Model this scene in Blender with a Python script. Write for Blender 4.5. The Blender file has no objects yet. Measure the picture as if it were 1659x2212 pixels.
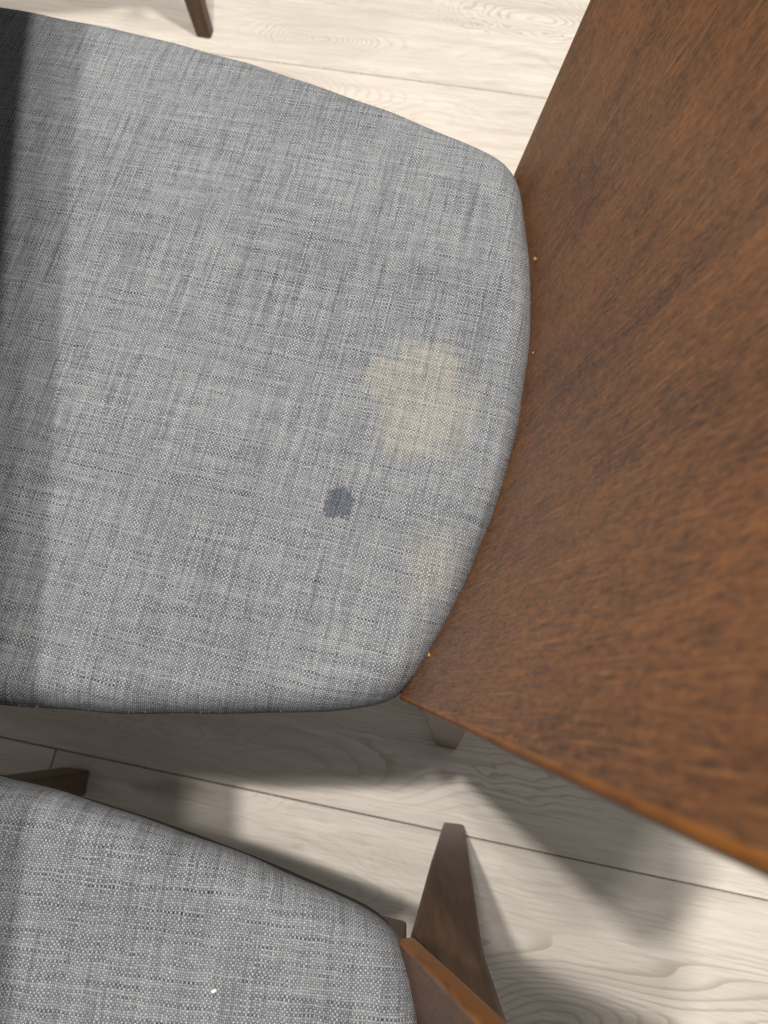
import bpy, bmesh, math, random
from mathutils import Matrix, Vector

random.seed(7)
scene = bpy.context.scene
col = scene.collection
RAD = math.radians

# ------------------------------------------------------------------ camera
CAM_H = 0.905                      # phone held this far above the floor
F_REL = 1662.0 / 2212.0            # focal length / picture height
ex = (829.5 - 880.0) / 1662.0      # where straight-down falls, off the picture centre
ey = (1600.0 - 1106.0) / 1662.0
zc = Vector((ex, ey, 1.0)).normalized()
xc = (Vector((1, 0, 0)) - zc * zc.x).normalized()
yc = zc.cross(xc)
cam_data = bpy.data.cameras.new('camera')
cam_data.sensor_fit = 'VERTICAL'
cam_data.sensor_height = 24.0
cam_data.lens = 24.0 * F_REL
cam_data.clip_start = 0.01
cam_data.clip_end = 60.0
cam_data.dof.use_dof = True
cam_data.dof.focus_distance = 0.46
cam_data.dof.aperture_fstop = 7.5
cam = bpy.data.objects.new('camera', cam_data)
col.objects.link(cam)
cam.matrix_world = Matrix.Translation((0, 0, CAM_H)) @ Matrix((xc, yc, zc)).to_4x4()
scene.camera = cam

# ------------------------------------------------------------------ frames of reference
A_MAIN = RAD(-13.0)
O_MAIN = Vector((0.0381, 0.2026, 0.0))
A_NEXT = RAD(-5.7)
O_NEXT = Vector((-0.0224, -0.2840, 0.0))

def place(s, t, z, ang=A_MAIN, org=O_MAIN):
    c, n = math.cos(ang), math.sin(ang)
    return Vector((org.x + s * c - t * n, org.y + s * n + t * c, z))

# ------------------------------------------------------------------ light
world = bpy.data.worlds.new('World')
scene.world = world
world.use_nodes = True
bg = world.node_tree.nodes['Background']
bg.inputs['Color'].default_value = (1.0, 0.965, 0.91, 1)
bg.inputs['Strength'].default_value = 0.31

def downlight(s, t, power, size, color=(1.0, 0.94, 0.86)):
    d = bpy.data.lights.new('ceiling_downlight', 'AREA')
    d.shape = 'DISK'; d.size = size; d.energy = power; d.color = color
    o = bpy.data.objects.new('ceiling_downlight', d)
    col.objects.link(o)
    o.location = place(s, t, 2.4)
    return o
downlight(-0.34, 0.03, 32.0, 0.055)
downlight(-0.20, 0.03, 13.0, 0.08)
downlight(-0.23, 0.66, 39.0, 0.08)

vs = scene.view_settings
vs.view_transform = 'Standard'
vs.look = 'None'
vs.exposure = 0.0
vs.gamma = 1.0
vs.use_curve_mapping = False
scene.cycles.use_denoising = True

# ------------------------------------------------------------------ node helpers
class NT:
    def __init__(self, name):
        self.mat = bpy.data.materials.new(name)
        self.mat.use_nodes = True
        self.t = self.mat.node_tree
        self.b = self.t.nodes['Principled BSDF']
    def node(self, kind, **kw):
        n = self.t.nodes.new(kind)
        for k, v in kw.items():
            setattr(n, k, v)
        return n
    def put(self, sock, v):
        if isinstance(v, bpy.types.NodeSocket):
            self.t.links.new(v, sock)
        elif isinstance(v, (tuple, list)) and len(v) == 3 and sock.type == 'RGBA':
            sock.default_value = (*v, 1)
        else:
            sock.default_value = v
    def m(self, op, a, b=None, c=None, clamp=False):
        n = self.node('ShaderNodeMath', operation=op, use_clamp=clamp)
        for i, v in enumerate((a, b, c)):
            if v is not None:
                self.put(n.inputs[i], v)
        return n.outputs[0]
    def vec(self, x, y, z=0.0):
        n = self.node('ShaderNodeCombineXYZ')
        for i, v in enumerate((x, y, z)):
            self.put(n.inputs[i], v)
        return n.outputs[0]
    def sep(self, v):
        n = self.node('ShaderNodeSeparateXYZ')
        self.put(n.inputs[0], v)
        return n.outputs
    def noise(self, v, scale=1.0, detail=2.0, rough=0.5, dist=0.0):
        n = self.node('ShaderNodeTexNoise')
        self.put(n.inputs['Vector'], v)
        n.inputs['Scale'].default_value = scale
        n.inputs['Detail'].default_value = detail
        n.inputs['Roughness'].default_value = rough
        n.inputs['Distortion'].default_value = dist
        return n.outputs['Fac']
    def white(self, v):
        n = self.node('ShaderNodeTexWhiteNoise', noise_dimensions='3D')
        self.put(n.inputs['Vector'], v)
        return n.outputs['Value']
    def rng(self, v, a, b, c=0.0, d=1.0, smooth=False):
        n = self.node('ShaderNodeMapRange', interpolation_type='SMOOTHSTEP' if smooth else 'LINEAR')
        self.put(n.inputs['Value'], v)
        for k, x in (('From Min', a), ('From Max', b), ('To Min', c), ('To Max', d)):
            n.inputs[k].default_value = x
        return n.outputs['Result']
    def mix(self, f, a, b, blend='MIX'):
        n = self.node('ShaderNodeMix', data_type='RGBA', blend_type=blend)
        self.put(n.inputs['Factor'], f)
        self.put(n.inputs['A'], a); self.put(n.inputs['B'], b)
        return n.outputs['Result']
    def scale_col(self, c, f):
        n = self.node('ShaderNodeVectorMath', operation='SCALE')
        self.put(n.inputs[0], c); self.put(n.inputs['Scale'], f)
        return n.outputs[0]
    def uv(self):
        return self.node('ShaderNodeUVMap').outputs['UV']
    def obj(self):
        return self.node('ShaderNodeTexCoord').outputs['Object']
    def rand(self):
        return self.node('ShaderNodeObjectInfo').outputs['Random']
    def bump(self, h, strength, dist):
        n = self.node('ShaderNodeBump')
        n.inputs['Strength'].default_value = strength
        n.inputs['Distance'].default_value = dist
        self.put(n.inputs['Height'], h)
        self.put(self.b.inputs['Normal'], n.outputs[0])
    def done(self, colour, rough, spec=0.5, coat=0.0, coat_rough=0.2, sheen=0.0):
        self.put(self.b.inputs['Base Color'], colour)
        self.put(self.b.inputs['Roughness'], rough)
        self.b.inputs['Specular IOR Level'].default_value = spec
        self.b.inputs['Coat Weight'].default_value = coat
        self.b.inputs['Coat Roughness'].default_value = coat_rough
        self.b.inputs['Sheen Weight'].default_value = sheen
        self.b.inputs['Sheen Roughness'].default_value = 0.5
        return self.mat

# ------------------------------------------------------------------ woven upholstery
def fabric(name, stained):
    N = NT(name)
    U = N.sep(N.uv())
    u, v = U[0], U[1]
    P = 0.00108
    wob = N.noise(N.vec(u, v), 90.0, 2.0)
    wob2 = N.noise(N.vec(v, u, 3.3), 90.0, 2.0)
    uu = N.m('ADD', N.m('DIVIDE', u, P), N.m('MULTIPLY', wob, 2.2))
    vv = N.m('ADD', N.m('DIVIDE', v, P * 1.12), N.m('MULTIPLY', wob2, 2.2))
    iu, iv = N.m('FLOOR', uu), N.m('FLOOR', vv)
    fu = N.m('SUBTRACT', N.m('FRACT', uu), 0.5)
    fv = N.m('SUBTRACT', N.m('FRACT', vv), 0.5)
    par = N.m('FLOORED_MODULO', N.m('ADD', iu, iv), 2.0)          # which yarn lies on top here
    # yarn shade: each yarn has its own tone and thickens and thins along its length
    warp_len = N.noise(N.vec(N.m('MULTIPLY', iu, 3.713), N.m('MULTIPLY', v, 55.0)), 1.0, 3.0, 0.6)
    weft_len = N.noise(N.vec(N.m('MULTIPLY', u, 55.0), N.m('MULTIPLY', iv, 3.317), 9.1), 1.0, 3.0, 0.6)
    warp_slub = N.noise(N.vec(N.m('MULTIPLY', iu, 0.9), N.m('MULTIPLY', v, 11.0), 4.0), 1.0, 2.0, 0.6)
    weft_slub = N.noise(N.vec(N.m('MULTIPLY', u, 11.0), N.m('MULTIPLY', iv, 0.9), 7.0), 1.0, 2.0, 0.6)
    fleck = N.white(N.vec(iu, iv, 1.0))
    warp = N.m('ADD', N.rng(warp_len, 0.32, 0.68, -0.16, 0.16), N.rng(warp_slub, 0.3, 0.7, -0.32, 0.28))
    weft = N.m('ADD', N.rng(weft_len, 0.32, 0.68, -0.16, 0.16), N.rng(weft_slub, 0.3, 0.7, -0.20, 0.24))
    warp_v = N.m('ADD', 0.80, warp)      # pale yarn
    weft_v = N.m('ADD', 0.40, weft)      # slate yarn
    top = N.m('ADD', N.m('MULTIPLY', warp_v, N.m('SUBTRACT', 1.0, par)), N.m('MULTIPLY', weft_v, par))
    broad = N.noise(N.vec(u, v, 2.0), 9.0, 3.0, 0.55)
    bw = N.noise(N.vec(N.m('MULTIPLY', u, 190.0), N.m('MULTIPLY', v, 9.0), 12.0), 1.0, 3.0, 0.6)
    bf = N.noise(N.vec(N.m('MULTIPLY', u, 9.0), N.m('MULTIPLY', v, 190.0), 15.0), 1.0, 3.0, 0.6)
    top = N.m('ADD', top, N.m('ADD', N.rng(bw, 0.3, 0.7, -0.04, 0.04), N.rng(bf, 0.3, 0.7, -0.03, 0.03)))
    hole = N.m('MULTIPLY', N.rng(N.m('ABSOLUTE', fu), 0.30, 0.46), N.rng(N.m('ABSOLUTE', fv), 0.22, 0.44))   # open spot where four yarns meet
    gap = N.m('ADD', N.m('MULTIPLY', N.rng(N.m('ABSOLUTE', fu), 0.30, 0.50), N.m('SUBTRACT', 1.0, par)), N.m('MULTIPLY', N.rng(N.m('ABSOLUTE', fv), 0.30, 0.50), par))
    top = N.m('SUBTRACT', top, N.m('ADD', N.m('MULTIPLY', hole, 0.45), N.m('MULTIPLY', gap, 0.40)))
    val = N.m('ADD', N.m('ADD', top, N.rng(fleck, 0, 1, -0.10, 0.10)), N.rng(broad, 0.3, 0.7, -0.05, 0.05), clamp=True)
    pale = (0.318, 0.335, 0.356)
    dark = (0.011, 0.0145, 0.0235)
    c = N.mix(val, dark, pale)
    if stained:
        ju = N.m('MULTIPLY', N.m('SUBTRACT', N.white(N.vec(iu, 5.0, 0.0)), 0.5), 1.0)
        jv = N.m('MULTIPLY', N.m('SUBTRACT', N.white(N.vec(5.0, iv, 0.0)), 0.5), 1.0)
        jb = N.m('SUBTRACT', N.noise(N.vec(N.m('MULTIPLY', u, 120.0), N.m('MULTIPLY', v, 25.0)), 1.0, 2.0), 0.5)
        jc = N.m('SUBTRACT', N.noise(N.vec(u, v, 8.0), 38.0, 2.0), 0.5)
        def blot(cu, cv, ru, rv, power, soft, jag, lump, skew=0.0):
            du = N.m('ADD', N.m('SUBTRACT', u, cu), N.m('MULTIPLY', jv, jag))
            dv = N.m('ADD', N.m('SUBTRACT', v, cv), N.m('ADD', N.m('MULTIPLY', ju, jag), N.m('MULTIPLY', jb, jag * 4)))
            dv = N.m('ADD', dv, N.m('MULTIPLY', du, skew))
            a = N.m('POWER', N.m('DIVIDE', N.m('ABSOLUTE', du), ru), power)
            b = N.m('POWER', N.m('DIVIDE', N.m('ABSOLUTE', dv), rv), power)
            d = N.m('ADD', N.m('ADD', a, b), N.m('MULTIPLY', jc, lump))
            return N.rng(d, 1.0 + soft, 1.0 - soft, 0.0, 1.0, True)
        b1 = N.m('MAXIMUM', blot(-0.0265, -0.007, 0.0225, 0.0365, 3.6, 0.60, 0.008, 1.4),
                 blot(-0.0525, 0.002, 0.0115, 0.0135, 3.0, 0.50, 0.006, 1.0))
        b1r = blot(-0.008, -0.010, 0.016, 0.030, 2.2, 0.75, 0.006, 1.6)
        b1 = N.m('MAXIMUM', N.m('MULTIPLY', b1, 0.78), N.m('MULTIPLY', b1r, 0.45))
        b2 = blot(0.003, -0.106, 0.015, 0.022, 2.2, 0.8, 0.005, 1.8)
        b3 = blot(-0.0600, -0.0835, 0.0078, 0.0094, 3.2, 0.40, 0.0024, 0.6)
        bleach = N.mix(1.0, N.mix(0.16, c, (0.32, 0.32, 0.31)), (1.19, 1.12, 0.955), 'MULTIPLY')
        c = N.mix(b1, c, bleach)
        c = N.mix(N.m('MULTIPLY', b2, 0.50), c, bleach)
        inked = N.mix(1.0, c, (0.42, 0.45, 0.53), 'MULTIPLY')
        c = N.mix(N.m('MULTIPLY', b3, 0.93), c, inked)
    hw = N.m('MULTIPLY', N.m('COSINE', N.m('MULTIPLY', fu, 3.0)), N.m('COSINE', N.m('MULTIPLY', fv, 1.9)))
    hf = N.m('MULTIPLY', N.m('COSINE', N.m('MULTIPLY', fv, 3.0)), N.m('COSINE', N.m('MULTIPLY', fu, 1.9)))
    h = N.m('ADD', N.m('MULTIPLY', hw, N.m('SUBTRACT', 1.0, par)), N.m('MULTIPLY', hf, par))
    h = N.m('MULTIPLY', h, N.rng(fleck, 0, 1, 0.6, 1.1))
    N.bump(h, 0.85, 0.00045)
    return N.done(c, 0.9, 0.15, sheen=0.03)

# ------------------------------------------------------------------ stained plywood of the backrests
def backrest_wood():
    N = NT('walnut_stained_veneer')
    U = N.sep(N.uv())
    u, v = U[0], U[1]
    r = N.m('MULTIPLY', N.rand(), 7.0)
    wig = N.noise(N.vec(N.m('MULTIPLY', u, 6.0), N.m('MULTIPLY', v, 4.0), r), 1.0, 2.0)
    ug = N.m('ADD', u, N.m('MULTIPLY', wig, 0.012))
    fine = N.noise(N.vec(N.m('MULTIPLY', ug, 1200.0), N.m('MULTIPLY', v, 38.0), r), 1.0, 3.0, 0.65)
    pores = N.noise(N.vec(N.m('MULTIPLY', ug, 900.0), N.m('MULTIPLY', v, 55.0), N.m('ADD', r, 3.0)), 1.0, 2.0, 0.5)
    mott = N.noise(N.vec(N.m('MULTIPLY', u, 620.0), N.m('MULTIPLY', v, 240.0), N.m('ADD', r, 5.0)), 1.0, 3.0, 0.6, 0.6)
    bands = N.noise(N.vec(N.m('MULTIPLY', ug, 38.0), N.m('MULTIPLY', v, 3.0), N.m('ADD', r, 8.0)), 1.0, 3.0, 0.55)
    cloud = N.noise(N.vec(N.m('MULTIPLY', u, 16.0), N.m('MULTIPLY', v, 9.0), N.m('ADD', r, 11.0)), 1.0, 3.0, 0.5)
    f = N.m('ADD', N.rng(fine, 0.3, 0.7, -0.34, 0.34), N.rng(mott, 0.3, 0.7, -0.30, 0.30))
    mott2 = N.noise(N.vec(N.m('MULTIPLY', u, 170.0), N.m('MULTIPLY', v, 80.0), N.m('ADD', r, 15.0)), 1.0, 2.0, 0.5, 0.5)
    f = N.m('ADD', f, N.rng(mott2, 0.3, 0.7, -0.11, 0.11))
    f = N.m('ADD', f, N.rng(bands, 0.3, 0.7, -0.14, 0.14))
    f = N.m('ADD', f, N.rng(cloud, 0.3, 0.7, -0.11, 0.11))
    f = N.m('ADD', f, 0.5, clamp=True)
    c = N.mix(f, (0.023, 0.0083, 0.0025), (0.205, 0.080, 0.0225))
    c = N.mix(N.rng(pores, 0.63, 0.74, 0.0, 0.55), c, (0.26, 0.120, 0.045))
    lines = N.noise(N.vec(N.m('MULTIPLY', ug, 800.0), N.m('MULTIPLY', v, 14.0), N.m('ADD', r, 21.0)), 1.0, 2.0, 0.5)
    c = N.mix(N.rng(lines, 0.63, 0.74, 0.0, 0.8), c, (0.27, 0.125, 0.048))
    c = N.mix(N.rng(pores, 0.37, 0.27, 0.0, 0.6), c, (0.028, 0.012, 0.006))
    N.bump(N.m('ADD', fine, N.m('MULTIPLY', mott, 0.5)), 0.25, 0.0004)
    return N.done(c, N.rng(fine, 0.3, 0.7, 0.42, 0.58), 0.45, coat=0.12, coat_rough=0.35)

def ply_edge():
    N = NT('stained_ply_edge')
    U = N.sep(N.uv())
    w = N.noise(N.vec(N.m('MULTIPLY', U[0], 700.0), N.m('MULTIPLY', U[1], 60.0)), 1.0, 3.0, 0.6)
    w2 = N.noise(N.vec(N.m('MULTIPLY', U[0], 90.0), N.m('MULTIPLY', U[1], 30.0), 4.0), 1.0, 2.0)
    c = N.mix(N.rng(N.m('ADD', N.m('MULTIPLY', w, 0.55), N.m('MULTIPLY', w2, 0.45)), 0.35, 0.65), (0.095, 0.031, 0.0045), (0.26, 0.092, 0.011))
    return N.done(c, 0.45, 0.45, coat=0.15, coat_rough=0.3)

def leg_wood():
    N = NT('espresso_stained_beech')
    p = N.sep(N.obj())
    r = N.m('MULTIPLY', N.rand(), 9.0)
    wig = N.noise(N.vec(N.m('MULTIPLY', p[0], 18.0), N.m('MULTIPLY', p[1], 18.0), N.m('ADD', N.m('MULTIPLY', p[2], 5.0), r)), 1.0, 2.0)
    g = N.noise(N.vec(N.m('ADD', N.m('MULTIPLY', p[0], 260.0), N.m('MULTIPLY', wig, 9.0)), N.m('MULTIPLY', p[1], 260.0), N.m('ADD', N.m('MULTIPLY', p[2], 9.0), r)), 1.0, 3.0, 0.6)
    b = N.noise(N.vec(N.m('MULTIPLY', p[0], 40.0), N.m('MULTIPLY', p[1], 40.0), N.m('ADD', N.m('MULTIPLY', p[2], 4.0), r)), 1.0, 2.0)
    f = N.m('ADD', N.rng(g, 0.3, 0.7, 0.0, 0.6), N.rng(b, 0.3, 0.7, 0.0, 0.4), clamp=True)
    c = N.mix(f, (0.042, 0.023, 0.013), (0.115, 0.064, 0.036))
    N.bump(g, 0.12, 0.0004)
    return N.done(c, 0.42, 0.32, coat=0.08, coat_rough=0.3)

# ------------------------------------------------------------------ pale oak laminate
# (along, across, half-length, half-width, depth) of the ring figures, in the boards' own directions
FIGURES = [(0.20, -0.235, 0.13, 0.050, 0.55), (0.43, -0.205, 0.15, 0.045, 0.50), (0.085, 0.000, 0.11, 0.035, 0.24),
           (-0.316, 0.972, 0.07, 0.030, 0.50), (0.02, 1.055, 0.12, 0.030, 0.35)]
def floor_wood():
    N = NT('pale_oak_laminate')
    p = N.sep(N.obj())
    r = N.rand()
    x = N.m('ADD', p[0], N.m('MULTIPLY', r, 37.0))
    y = N.m('ADD', p[1], N.m('MULTIPLY', N.m('FRACT', N.m('MULTIPLY', r, 13.7)), 11.0))
    wig = N.m('SUBTRACT', N.noise(N.vec(N.m('MULTIPLY', x, 9.0), N.m('MULTIPLY', y, 22.0)), 1.0, 3.0, 0.55), 0.5)
    vor = N.node('ShaderNodeTexVoronoi', feature='F1')
    N.put(vor.inputs['Vector'], N.vec(N.m('ADD', N.m('MULTIPLY', x, 2.1), N.m('MULTIPLY', wig, 0.25)), N.m('ADD', N.m('MULTIPLY', y, 6.5), N.m('MULTIPLY', wig, 0.3)), 0.37))
    vor.inputs['Scale'].default_value = 1.0
    d = vor.outputs['Distance']
    knot = N.rng(d, 0.62, 0.12, 0.0, 1.0, True)
    body = N.noise(N.vec(N.m('MULTIPLY', x, 1.1), N.m('MULTIPLY', y, 10.0)), 1.0, 1.0, 0.4)
    field = N.m('ADD', N.m('ADD', N.m('MULTIPLY', body, 1.0), N.m('MULTIPLY', knot, 0.42)), N.m('MULTIPLY', wig, 0.10))
    # cathedral figures of the boards beside the chairs
    pos = N.sep(N.node('ShaderNodeNewGeometry').outputs['Position'])
    ca, sa = math.cos(RAD(-11.1)), math.sin(RAD(-11.1))
    fx = N.m('ADD', N.m('MULTIPLY', pos[0], ca), N.m('MULTIPLY', pos[1], sa))
    fy = N.m('ADD', N.m('MULTIPLY', pos[0], -sa), N.m('MULTIPLY', pos[1], ca))
    figure = None
    for px, py, ax, ay, amp in FIGURES:
        qx = N.m('POWER', N.m('ABSOLUTE', N.m('DIVIDE', N.m('ADD', N.m('SUBTRACT', fx, px), N.m('MULTIPLY', wig, 0.05)), ax)), 2.0)
        qy = N.m('POWER', N.m('ABSOLUTE', N.m('DIVIDE', N.m('ADD', N.m('SUBTRACT', fy, py), N.m('MULTIPLY', wig, 0.02)), ay)), 2.0)
        g = N.m('EXPONENT', N.m('MULTIPLY', N.m('ADD', qx, qy), -1.0))
        field = N.m('ADD', field, N.m('MULTIPLY', g, amp))
        figure = g if figure is None else N.m('MAXIMUM', figure, g)
    fr = N.m('FRACT', N.m('MULTIPLY', field, 26.0))
    line = N.m('MULTIPLY', N.rng(fr, 0.55, 0.97, 0.0, 1.0, True), N.rng(fr, 1.0, 0.965, 0.0, 1.0))
    linemask = N.rng(N.noise(N.vec(N.m('MULTIPLY', x, 4.0), N.m('MULTIPLY', y, 17.0), 5.0), 1.0, 2.0), 0.40, 0.66, 0.0, 1.0)
    streak = N.noise(N.vec(N.m('MULTIPLY', x, 16.0), N.m('MULTIPLY', N.m('ADD', y, N.m('MULTIPLY', wig, 0.012)), 420.0)), 1.0, 3.0, 0.6)
    wide = N.noise(N.vec(N.m('MULTIPLY', x, 3.0), N.m('MULTIPLY', N.m('ADD', y, N.m('MULTIPLY', wig, 0.04)), 48.0), 3.0), 1.0, 3.0, 0.55)
    tone = N.noise(N.vec(N.m('MULTIPLY', x, 1.5), N.m('MULTIPLY', y, 8.0), 6.0), 1.0, 2.0)
    c = N.mix(N.rng(wide, 0.3, 0.7), (0.520, 0.476, 0.420), (0.715, 0.670, 0.610))
    c = N.mix(N.rng(tone, 0.35, 0.65, 0.0, 0.35), c, (0.60, 0.565, 0.525))
    c = N.mix(N.m('MULTIPLY', N.m('MULTIPLY', line, N.m('MAXIMUM', N.m('MULTIPLY', linemask, 0.55), N.rng(figure, 0.02, 0.25))), 0.66), c, (0.36, 0.305, 0.25))
    c = N.mix(N.rng(streak, 0.51, 0.70, 0.0, 0.55), c, (0.43, 0.38, 0.325))
    c = N.mix(N.rng(streak, 0.42, 0.28, 0.0, 0.35), c, (0.83, 0.79, 0.72))
    c = N.mix(N.rng(d, 0.13, 0.02, 0.0, 0.55, True), c, (0.20, 0.155, 0.12))
    N.bump(N.m('SUBTRACT', streak, N.m('MULTIPLY', line, 0.5)), 0.12, 0.0005)
    return N.done(c, N.rng(streak, 0.3, 0.7, 0.42, 0.55), 0.42)

def plain(name, colour, rough, spec=0.4, grain=300.0, amount=0.3):
    N = NT(name)
    g = N.noise(N.obj(), grain, 3.0, 0.6)
    dark = tuple(x * (1 - amount) for x in colour)
    lite = tuple(min(1, x * (1 + amount)) for x in colour)
    return N.done(N.mix(N.rng(g, 0.3, 0.7), dark, lite), rough, spec)

M = {
    'fabric': fabric('blue_grey_woven_fabric', False),
    'fabric_stained': fabric('blue_grey_woven_fabric_stained', True),
    'veneer': backrest_wood(),
    'edge': ply_edge(),
    'leg': leg_wood(),
    'floor': floor_wood(),
    'groove': plain('plank_groove', (0.47, 0.43, 0.38), 0.7),
    'underlay': plain('floor_underlay', (0.16, 0.14, 0.12), 0.9),
    'board': plain('seat_board', (0.020, 0.016, 0.014), 0.8),
    'steel': plain('zinc_screw', (0.55, 0.54, 0.50), 0.35, 0.6),
    'fuzz': plain('loose_fibre', (0.22, 0.23, 0.25), 0.9),
    'crumb': plain('tan_crumb', (0.27, 0.16, 0.07), 0.9),
    'lint': plain('white_lint', (0.80, 0.79, 0.74), 0.9),
}

# ------------------------------------------------------------------ mesh helpers
def link(o, parent=None):
    col.objects.link(o)
    if parent is not None:
        o.parent = parent
    return o

def mesh_obj(name, verts, faces, mats, parent=None, midx=None, uvs=None, smooth=True, bevel=0.0, seg=2):
    me = bpy.data.meshes.new(name)
    me.from_pydata(verts, [], faces)
    for m in mats:
        me.materials.append(m)
    if midx:
        for p, i in zip(me.polygons, midx):
            p.material_index = i
    if uvs:
        lay = me.uv_layers.new(name='UVMap')
        for l in me.loops:
            lay.data[l.index].uv = uvs[l.vertex_index]
    for p in me.polygons:
        p.use_smooth = smooth
    me.update()
    o = link(bpy.data.objects.new(name, me), parent)
    if bevel:
        b = o.modifiers.new('bevel', 'BEVEL')
        b.width = bevel; b.segments = seg; b.limit_method = 'ANGLE'; b.angle_limit = RAD(35)
        b.harden_normals = False
        for p in me.polygons:
            p.use_smooth = False
    return o

def loft(name, sections, mat, parent, bevel=0.003):
    """a bar through closed quads, listed from one end to the other"""
    k = len(sections[0])
    verts = [v for s in sections for v in s]
    faces = []
    for i in range(len(sections) - 1):
        for j in range(k):
            a, b = i * k + j, i * k + (j + 1) % k
            faces.append((a, b, b + k, a + k))
    faces.append(tuple(range(k))[::-1])
    faces.append(tuple(range((len(sections) - 1) * k, len(sections) * k)))
    return mesh_obj(name, verts, faces, [mat], parent, bevel=bevel)

def rect(s0, s1, t0, t1, z):
    return [(s0, t0, z), (s1, t0, z), (s1, t1, z), (s0, t1, z)]

# ------------------------------------------------------------------ the chair
HALF = [(-0.475, 0.242), (-0.445, 0.2520), (-0.29, 0.2470), (-0.18, 0.2325), (-0.088, 0.2130), (-0.035, 0.1985), (0.012, 0.1855)]
ARC_R = 0.490
ARC_S = 0.036

def half_width(s):
    if s <= HALF[0][0]:
        return HALF[0][1]
    for i in range(len(HALF) - 1):
        s0, h0 = HALF[i]; s1, h1 = HALF[i + 1]
        if s <= s1:
            hp = HALF[i - 1] if i else HALF[i]
            hn = HALF[i + 2] if i + 2 < len(HALF) else HALF[i + 1]
            m0 = (h1 - hp[1]) / max(1e-6, s1 - hp[0]) * (s1 - s0)
            m1 = (hn[1] - h0) / max(1e-6, hn[0] - s0) * (s1 - s0)
            x = (s - s0) / (s1 - s0)
            return (2*x**3-3*x*x+1)*h0 + (x**3-2*x*x+x)*m0 + (-2*x**3+3*x*x)*h1 + (x**3-x*x)*m1
    return HALF[-1][1]

def arc_s(t):
    return ARC_S - ARC_R + math.sqrt(ARC_R ** 2 - t * t)

def seat_outline(inset=0.0, n=240):
    pts = []
    tr = 0.1848
    for i in range(61):                                  # along the rear arc, -t to +t
        t = -tr + 2 * tr * i / 60
        pts.append(Vector((arc_s(t) + 0.0005, t)))
    for i in range(1, 61):                               # +t side towards the front
        s = pts[60].x + (-0.445 - pts[60].x) * i / 60
        pts.append(Vector((s, half_width(s))))
    for i in range(1, 60):                               # bowed front edge
        a = i / 60
        t = half_width(-0.445) * (1 - 2 * a)
        pts.append(Vector((-0.445 - 0.035 * math.sqrt(max(0, 1 - (1 - 2 * a) ** 4)), t)))
    for i in range(60, 0, -1):
        s = pts[0].x + (-0.445 - pts[0].x) * i / 60
        pts.append(Vector((s, -half_width(s))))
    # resample evenly, then soften the corners
    def resample(q):
        L = [0.0]
        for i in range(len(q)):
            L.append(L[-1] + (q[(i + 1) % len(q)] - q[i]).length)
        out = []; j = 0
        for k in range(n):
            d = L[-1] * k / n
            while L[j + 1] < d:
                j += 1
            f = (d - L[j]) / max(1e-9, L[j + 1] - L[j])
            out.append(q[j].lerp(q[(j + 1) % len(q)], f))
        return out
    q = resample(pts)
    for _ in range(6):
        q = [(q[i - 1] + q[i] * 2 + q[(i + 1) % n]) / 4 for i in range(n)]
    q = resample(q)
    nor = []
    for i in range(n):
        d = q[(i + 1) % n] - q[i - 1]
        nor.append(Vector((d.y, -d.x)).normalized())
    if sum(nor[i].dot(q[i] - Vector((-0.2, 0))) for i in range(n)) < 0:
        nor = [-v for v in nor]
    return [p - m * inset for p, m in zip(q, nor)], nor

SEAT_TOP, SEAT_LOW = 0.4725, 0.414

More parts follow.
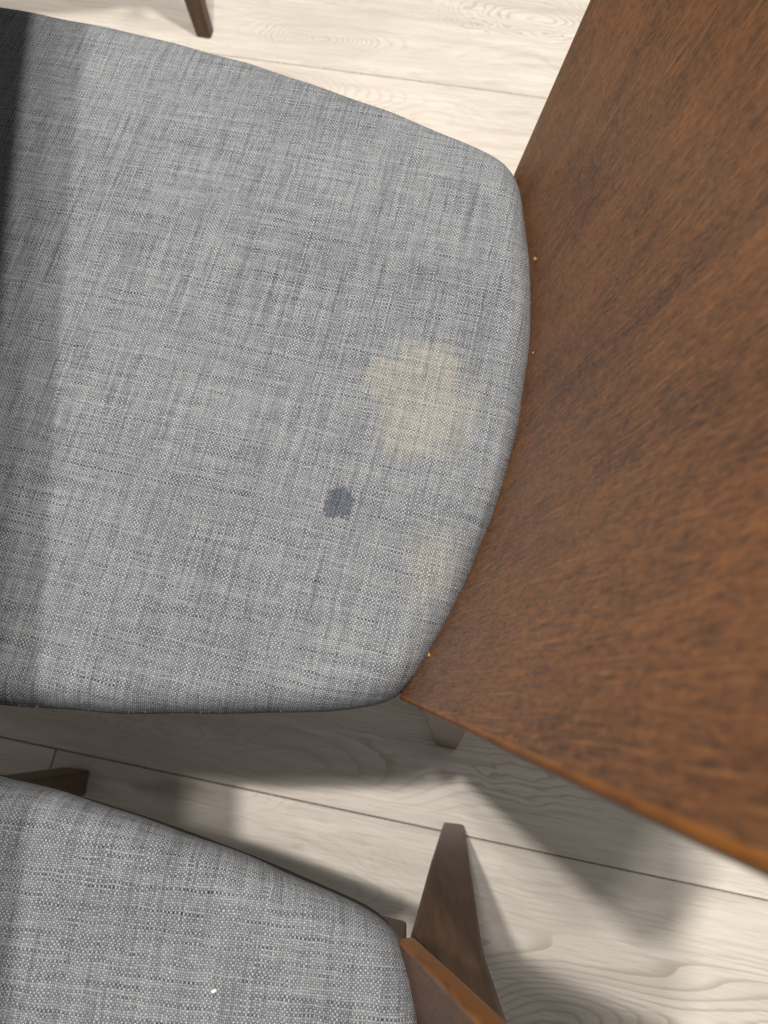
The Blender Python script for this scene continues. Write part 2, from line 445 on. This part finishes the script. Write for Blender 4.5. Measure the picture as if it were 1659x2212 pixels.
def cushion(parent, mat):
    out, nor = seat_outline()
    n = len(out)
    R, RV = 0.017, 0.022                                  # roll of the edge, inwards and downwards
    rings = []                                            # (inset, drop below the crown edge, unrolled length)
    rings.append((0.004, SEAT_TOP - 0.005 - SEAT_LOW - 0.0, None))
    rings.append((0.0005, RV + 0.014, None))
    for k in range(0, 9):
        a = math.pi / 2 * k / 8
        rings.append((R * (1 - math.cos(a)), RV * (1 - math.sin(a)), None))
    verts, uvs, faces = [], [], []
    edge_z = SEAT_TOP - 0.005
    prev = None; acc = 0.0
    # unrolled distance outward from the innermost of these rings
    dist = [0.0] * len(rings)
    for k in range(len(rings) - 2, -1, -1):
        a, b = rings[k], rings[k + 1]
        dist[k] = dist[k + 1] + math.hypot(a[0] - b[0], a[1] - b[1])
    random.seed(3)
    ph = [random.uniform(0, 6.28) for _ in range(6)]
    for k, (ins, drop, _) in enumerate(rings):
        for i in range(n):
            w = 0.0003 * math.sin(i * 2 * math.pi / n * 17 + ph[0]) + 0.0003 * math.sin(i * 2 * math.pi / n * 31 + ph[1])
            p = out[i] - nor[i] * (ins + w)
            q = out[i] - nor[i] * rings[-1][0] + nor[i] * dist[k]
            verts.append((p.x, p.y, edge_z - drop)); uvs.append((q.x, q.y))
    cx = Vector((-0.20, 0.0))
    base = [out[i] - nor[i] * R for i in range(n)]
    M_IN = 26
    for j in range(1, M_IN):
        f = 1 - j / M_IN
        for i in range(n):
            p = cx + (base[i] - cx) * f
            dome = 0.006 * (1 - f ** 2.2)
            dome += 0.0012 * math.sin(p.x * 23 + 1.0) * math.sin(p.y * 19 + 0.4) * (1 - f ** 4)
            verts.append((p.x, p.y, edge_z + dome)); uvs.append((p.x, p.y))
    verts.append((cx.x, cx.y, edge_z + 0.006)); uvs.append((cx.x, cx.y))
    tot = len(rings) + M_IN - 1
    for k in range(tot - 1):
        for i in range(n):
            a, b = k * n + i, k * n + (i + 1) % n
            faces.append((a, b, b + n, a + n))
    c = len(verts) - 1
    for i in range(n):
        faces.append(((tot - 1) * n + i, (tot - 1) * n + (i + 1) % n, c))
    faces.append(tuple(range(n))[::-1])
    o = mesh_obj('cushion', verts, faces, [mat], parent, uvs=uvs)
    # loose fibres standing off the rolled edge
    rnd = random.Random(11)
    fv, ff = [], []
    for _ in range(2600):
        i = rnd.randrange(n); k = rnd.randint(2, 9)
        p = Vector(verts[k * n + i]).lerp(Vector(verts[k * n + (i + 1) % n]), rnd.random())
        d = Vector((nor[i].x + rnd.uniform(-0.9, 0.9), nor[i].y + rnd.uniform(-0.9, 0.9), rnd.uniform(-0.2, 1.0))).normalized()
        side = d.cross(Vector((rnd.uniform(-1, 1), rnd.uniform(-1, 1), 1))).normalized() * 0.00006
        ln = rnd.uniform(0.0006, 0.0017)
        bend = Vector((rnd.uniform(-1, 1), rnd.uniform(-1, 1), rnd.uniform(-1, 1))) * ln * 0.35
        b = len(fv)
        fv += [tuple(p - side), tuple(p + side), tuple(p + d * ln * 0.6 + bend * 0.4 + side), tuple(p + d * ln * 0.6 + bend * 0.4 - side), tuple(p + d * ln + bend)]
        ff += [(b, b + 1, b + 2, b + 3), (b + 3, b + 2, b + 4)]
    z = mesh_obj('fuzz', fv, ff, [M['fuzz']], o, smooth=False)
    z['kind'] = 'stuff'
    return o

BACK_LO, BACK_HI = -0.018, 0.405           # measured up the slope from the seat's top
TILT, FLARE = math.tan(RAD(12.0)), math.tan(RAD(4.6))

def back_half(h):
    w = 0.1858 + FLARE * h
    rl, rh = 0.011, 0.040
    if h < BACK_LO + rl:
        x = (BACK_LO + rl - h) / rl
        w -= rl * (1 - math.sqrt(max(0.0, 1 - x * x)))
    if h > BACK_HI - rh:
        x = (h - BACK_HI + rh) / rh
        w -= rh * (1 - math.sqrt(max(0.0, 1 - x * x)))
    return w

def backrest(parent):
    TH = 0.0112
    NU = 40
    hs = [BACK_LO + 0.011 * (1 - math.cos(math.pi / 2 * k / 5)) for k in range(6)]
    hs += [BACK_LO + 0.011 + (BACK_HI - 0.051 - BACK_LO) * k / 24 for k in range(1, 25)]
    hs += [BACK_HI - 0.040 + 0.040 * math.sin(math.pi / 2 * k / 8) for k in range(1, 9)]
    verts, uvs, faces, mi = [], [], [], []
    NV = len(hs)
    B = 0.0030                                             # eased edge
    arc3 = [math.radians(a) for a in (22, 45, 67, 90)]
    K = None
    for h in hs:
        w = back_half(h)
        ring = []                                          # (depth through the ply, across, on the edge?)
        for i in range(NU + 1):
            ring.append((0.0, (w - B) * (-1 + 2 * i / NU)))
        ring += [(B * (1 - math.cos(a)), w - B + B * math.sin(a)) for a in arc3]
        wo = w * (1 + 0.28 * TH / ARC_R)
        ring += [(TH - B * (1 - math.cos(a)), wo - B + B * math.sin(a)) for a in reversed(arc3)]
        for i in range(NU, -1, -1):
            ring.append((TH, (wo - B) * (-1 + 2 * i / NU)))
        ring += [(TH - B * (1 - math.cos(a)), -(wo - B + B * math.sin(a))) for a in arc3]
        ring += [(B * (1 - math.cos(a)), -(w - B + B * math.sin(a))) for a in reversed(arc3)]
        K = len(ring)
        for d, t in ring:
            ang = math.asin(t / ARC_R)
            verts.append((ARC_S - ARC_R + (ARC_R + d) * math.cos(ang) + TILT * h, t, 0.4605 + h))
            uvs.append((t + d * 1.3 + (0.9 if d > TH * 0.6 else 0.0), h))
    ne = len(arc3)
    for j in range(NV - 1):
        for i in range(K):
            a, b = j * K + i, j * K + (i + 1) % K
            faces.append((a, a + K, b + K, b))
            face_in = i < NU or (NU + 1 + 2 * ne <= i < 2 * NU + 1 + 2 * ne)
            mi.append(0 if face_in else 1)
    faces.append(tuple(range(K))); mi.append(1)
    faces.append(tuple(range((NV - 1) * K, NV * K))[::-1]); mi.append(1)
    o = mesh_obj('backrest', verts, faces, [M['veneer'], M['edge']], parent, midx=mi, uvs=uvs)
    for p in o.data.polygons[-2:]:
        p.use_smooth = False
    return o

def make_chair(fab, label, loc, ang):
    root = link(bpy.data.objects.new('dining_chair', None))
    root.empty_display_size = 0.1
    root['label'] = label; root['category'] = 'chair'; root['group'] = 'upholstered dining chairs along the table'
    cushion(root, fab)
    # plywood board the cushion is stretched over
    out, _ = seat_outline(0.005)
    n = len(out)
    v = [(p.x, p.y, 0.400) for p in out] + [(p.x, p.y, 0.4138) for p in out]
    f = [(i, (i + 1) % n, n + (i + 1) % n, n + i) for i in range(n)] + [tuple(range(n))[::-1], tuple(range(n, 2 * n))]
    mesh_obj('seat_board', v, f, [M['board']], root, smooth=False)
    backrest(root)
    # rails
    for sg in (-1, 1):
        secs = []
        for s, t in ((-0.345, 0.199), (-0.18, 0.193), (0.004, 0.172)):
            a, b = sorted((sg * t, sg * (t - 0.022)))
            secs.append([(s, a, 0.345), (s, b, 0.345), (s, b, 0.3995), (s, a, 0.3995)])
        loft('side_rail', secs, M['leg'], root, 0.002)
    for s0, s1, w in ((-0.377, -0.355, 0.168), (0.006, 0.028, 0.150)):
        loft('cross_rail', [[(s0, -w, 0.345), (s1, -w, 0.345), (s1, -w, 0.3995), (s0, -w, 0.3995)],
                            [(s0, w, 0.345), (s1, w, 0.345), (s1, w, 0.3995), (s0, w, 0.3995)]], M['leg'], root, 0.002)
    # legs: rear pair raked back and tapered, front pair upright
    for sg in (-1, 1):
        secs = []
        for z, s0, s1, t in ((0.0, 0.041, 0.064, 0.204), (0.20, 0.0225, 0.0560, 0.191), (0.40, 0.006, 0.0480, 0.1780), (0.432, 0.0165, 0.0475, 0.1760), (0.535, 0.0375, 0.0500, 0.1695)):
            w = 0.018 + 0.008 * min(1.0, z / 0.40)
            a, b = sorted((sg * t, sg * (t - w)))
            secs.append(rect(s0, s1, a, b, z))
        loft('leg', secs, M['leg'], root, 0.0028)
        secs = []
        for z, s0, s1, t, w in ((0.0, -0.390, -0.358, 0.218, 0.028), (0.22, -0.391, -0.352, 0.213, 0.036), (0.3995, -0.392, -0.346, 0.208, 0.042)):
            a, b = sorted((sg * t, sg * (t - w)))
            secs.append(rect(s0, s1, a, b, z))
        loft('leg', secs, M['leg'], root, 0.0028)
        # block that carries the backrest on the rear rail, with its screw
        a, b = sorted((sg * 0.158, sg * 0.112))
        blk = loft('mounting_block', [rect(0.002, 0.0145, a, b, 0.402), rect(0.004, 0.0165, a, b, 0.446)], M['leg'], root, 0.002)
        sv, sf = [], []
        for k in range(10):
            q = 2 * math.pi * k / 10
            sv.append((0.0005 + 0.0, sg * 0.1515 + 0.0028 * math.cos(q), 0.441 + 0.0028 * math.sin(q)))
        for k in range(10):
            q = 2 * math.pi * k / 10
            sv.append((0.0065, sg * 0.1515 + 0.0026 * math.cos(q), 0.441 + 0.0026 * math.sin(q)))
        sf = [(k, (k + 1) % 10, 10 + (k + 1) % 10, 10 + k) for k in range(10)] + [tuple(range(10))[::-1], tuple(range(10, 20))]
        mesh_obj('screw', sv, sf, [M['steel']], blk, smooth=False)
    root.location = loc
    root.rotation_euler.z = ang
    return root

# ------------------------------------------------------------------ floor
def build_floor():
    A = RAD(-11.1)
    org = place(-0.211, -0.299, 0.0)                      # a point on the seam beside the stained chair
    base = mesh_obj('floor', [(-3, -3, -0.022), (3, -3, -0.022), (3, 3, -0.022), (-3, 3, -0.022),
                              (-3, -3, -0.0088), (3, -3, -0.0088), (3, 3, -0.0088), (-3, 3, -0.0088)],
                    [(3, 2, 1, 0), (4, 5, 6, 7), (0, 1, 5, 4), (1, 2, 6, 5), (2, 3, 7, 6), (3, 0, 4, 7)], [M['underlay']], smooth=False)
    base.location = (0, 0, 0)
    base['kind'] = 'structure'
    W, L, G, CH = 0.2005, 1.285, 0.0003, 0.0009
    def ring(ix, z):
        return [(G + ix, G + ix, z), (L - G - ix, G + ix, z), (L - G - ix, W - G - ix, z), (G + ix, W - G - ix, z)]
    v = ring(0.0, -0.0085) + ring(0.0, -0.0014) + ring(CH, 0.0)
    f, mi = [], []
    for k in (0, 1):
        for i in range(4):
            a, b = k * 4 + i, k * 4 + (i + 1) % 4
            f.append((a, b, b + 4, a + 4)); mi.append(1)
    f.append((8, 9, 10, 11)); mi.append(0)
    f.append((3, 2, 1, 0)); mi.append(1)
    first = mesh_obj('plank', v, f, [M['floor'], M['groove']], None, midx=mi, smooth=False)
    e = Vector((math.cos(A), math.sin(A), 0)); nn = Vector((-math.sin(A), math.cos(A), 0))
    shift = {-1: -0.168, 0: -0.50, 4: -0.85, 5: -0.78}
    made = 0
    for row in range(-5, 10):
        sh = shift.get(row, (row * 0.437) % L - L)
        for k in range(-1, 2):
            o = first if made == 0 else first.copy()
            if made:
                link(o)
            made += 1
            o.parent = base
            pos = org + e * (sh + k * L) + nn * (row * W)
            o.location = pos
            o.rotation_euler.z = A
build_floor()

# ------------------------------------------------------------------ table whose edge shades the seat front
def build_table():
    ang = A_MAIN + RAD(16.0)
    org = place(-0.274, 0.0, 0.0)
    root = link(bpy.data.objects.new('dining_table', None))
    root['label'] = 'dark wooden dining table standing over the front edges of the chairs'
    root['category'] = 'table'
    T0, T1 = -1.35, 0.42
    loft('tabletop', [rect(-0.85, 0.0, T0, T1, 0.708), rect(-0.85, 0.0, T0, T1, 0.738)], M['leg'], root, 0.004)
    for a in (T0 + 0.05, T1 - 0.11):
        b = a + 0.06
        for s in (-0.80, -0.32):
            loft('leg', [rect(s, s + 0.045, a, b, 0.0), rect(s - 0.008, s + 0.053, a, b, 0.7075)], M['leg'], root, 0.003)
    root.location = org
    root.rotation_euler.z = ang
build_table()

# ------------------------------------------------------------------ the chairs
make_chair(M['fabric_stained'], 'chair whose grey seat has a yellowish bleached patch and small dark square mark', O_MAIN, A_MAIN)
make_chair(M['fabric'], 'grey upholstered chair with a white speck of lint on its unstained seat', O_NEXT, A_NEXT)
third = place(-0.566, 0.925, 0.0)
make_chair(M['fabric'], 'chair showing only one dark tapered leg on the brightly lit floor', third, A_MAIN)

# ------------------------------------------------------------------ crumbs and lint
def speck(name, label, cat, loc, size, mat, seed, group=None):
    rnd = random.Random(seed)
    bm = bmesh.new()
    bmesh.ops.create_icosphere(bm, subdivisions=2, radius=1.0)
    for v in bm.verts:
        k = rnd.uniform(0.65, 1.25)
        v.co = Vector((v.co.x * size[0], v.co.y * size[1], v.co.z * size[2])) * k
    me = bpy.data.meshes.new(name)
    bm.to_mesh(me); bm.free()
    me.materials.append(mat)
    o = link(bpy.data.objects.new(name, me))
    o.location = loc
    o.rotation_euler = (0, 0, rnd.uniform(0, 3))
    o['label'] = label; o['category'] = cat
    if group:
        o['group'] = group
    return o
speck('lint', 'tiny white tuft of lint lying on the unstained grey seat', 'lint', place(-0.0914, 0.1557, 0.4706, A_NEXT, O_NEXT), (0.0015, 0.0009, 0.0005), M['lint'], 1)
for k, (t, sz, lab) in enumerate(((0.108, 0.0011, 'largest tan crumb in the gap behind the stained grey seat'),
                                  (0.040, 0.0007, 'tiniest tan crumb between stained grey seat and backrest, level with the bleached patch'),
                                  (-0.158, 0.0009, 'tan crumb between stained grey seat and backrest, at the corner above its leg'))):
    speck('crumb', lab, 'crumb', place(arc_s(t) + 0.0004, t, 0.4672), (sz * 0.8, sz * 1.2, sz * 0.6), M['crumb'], 20 + k, 'crumbs along the rear of the stained seat')
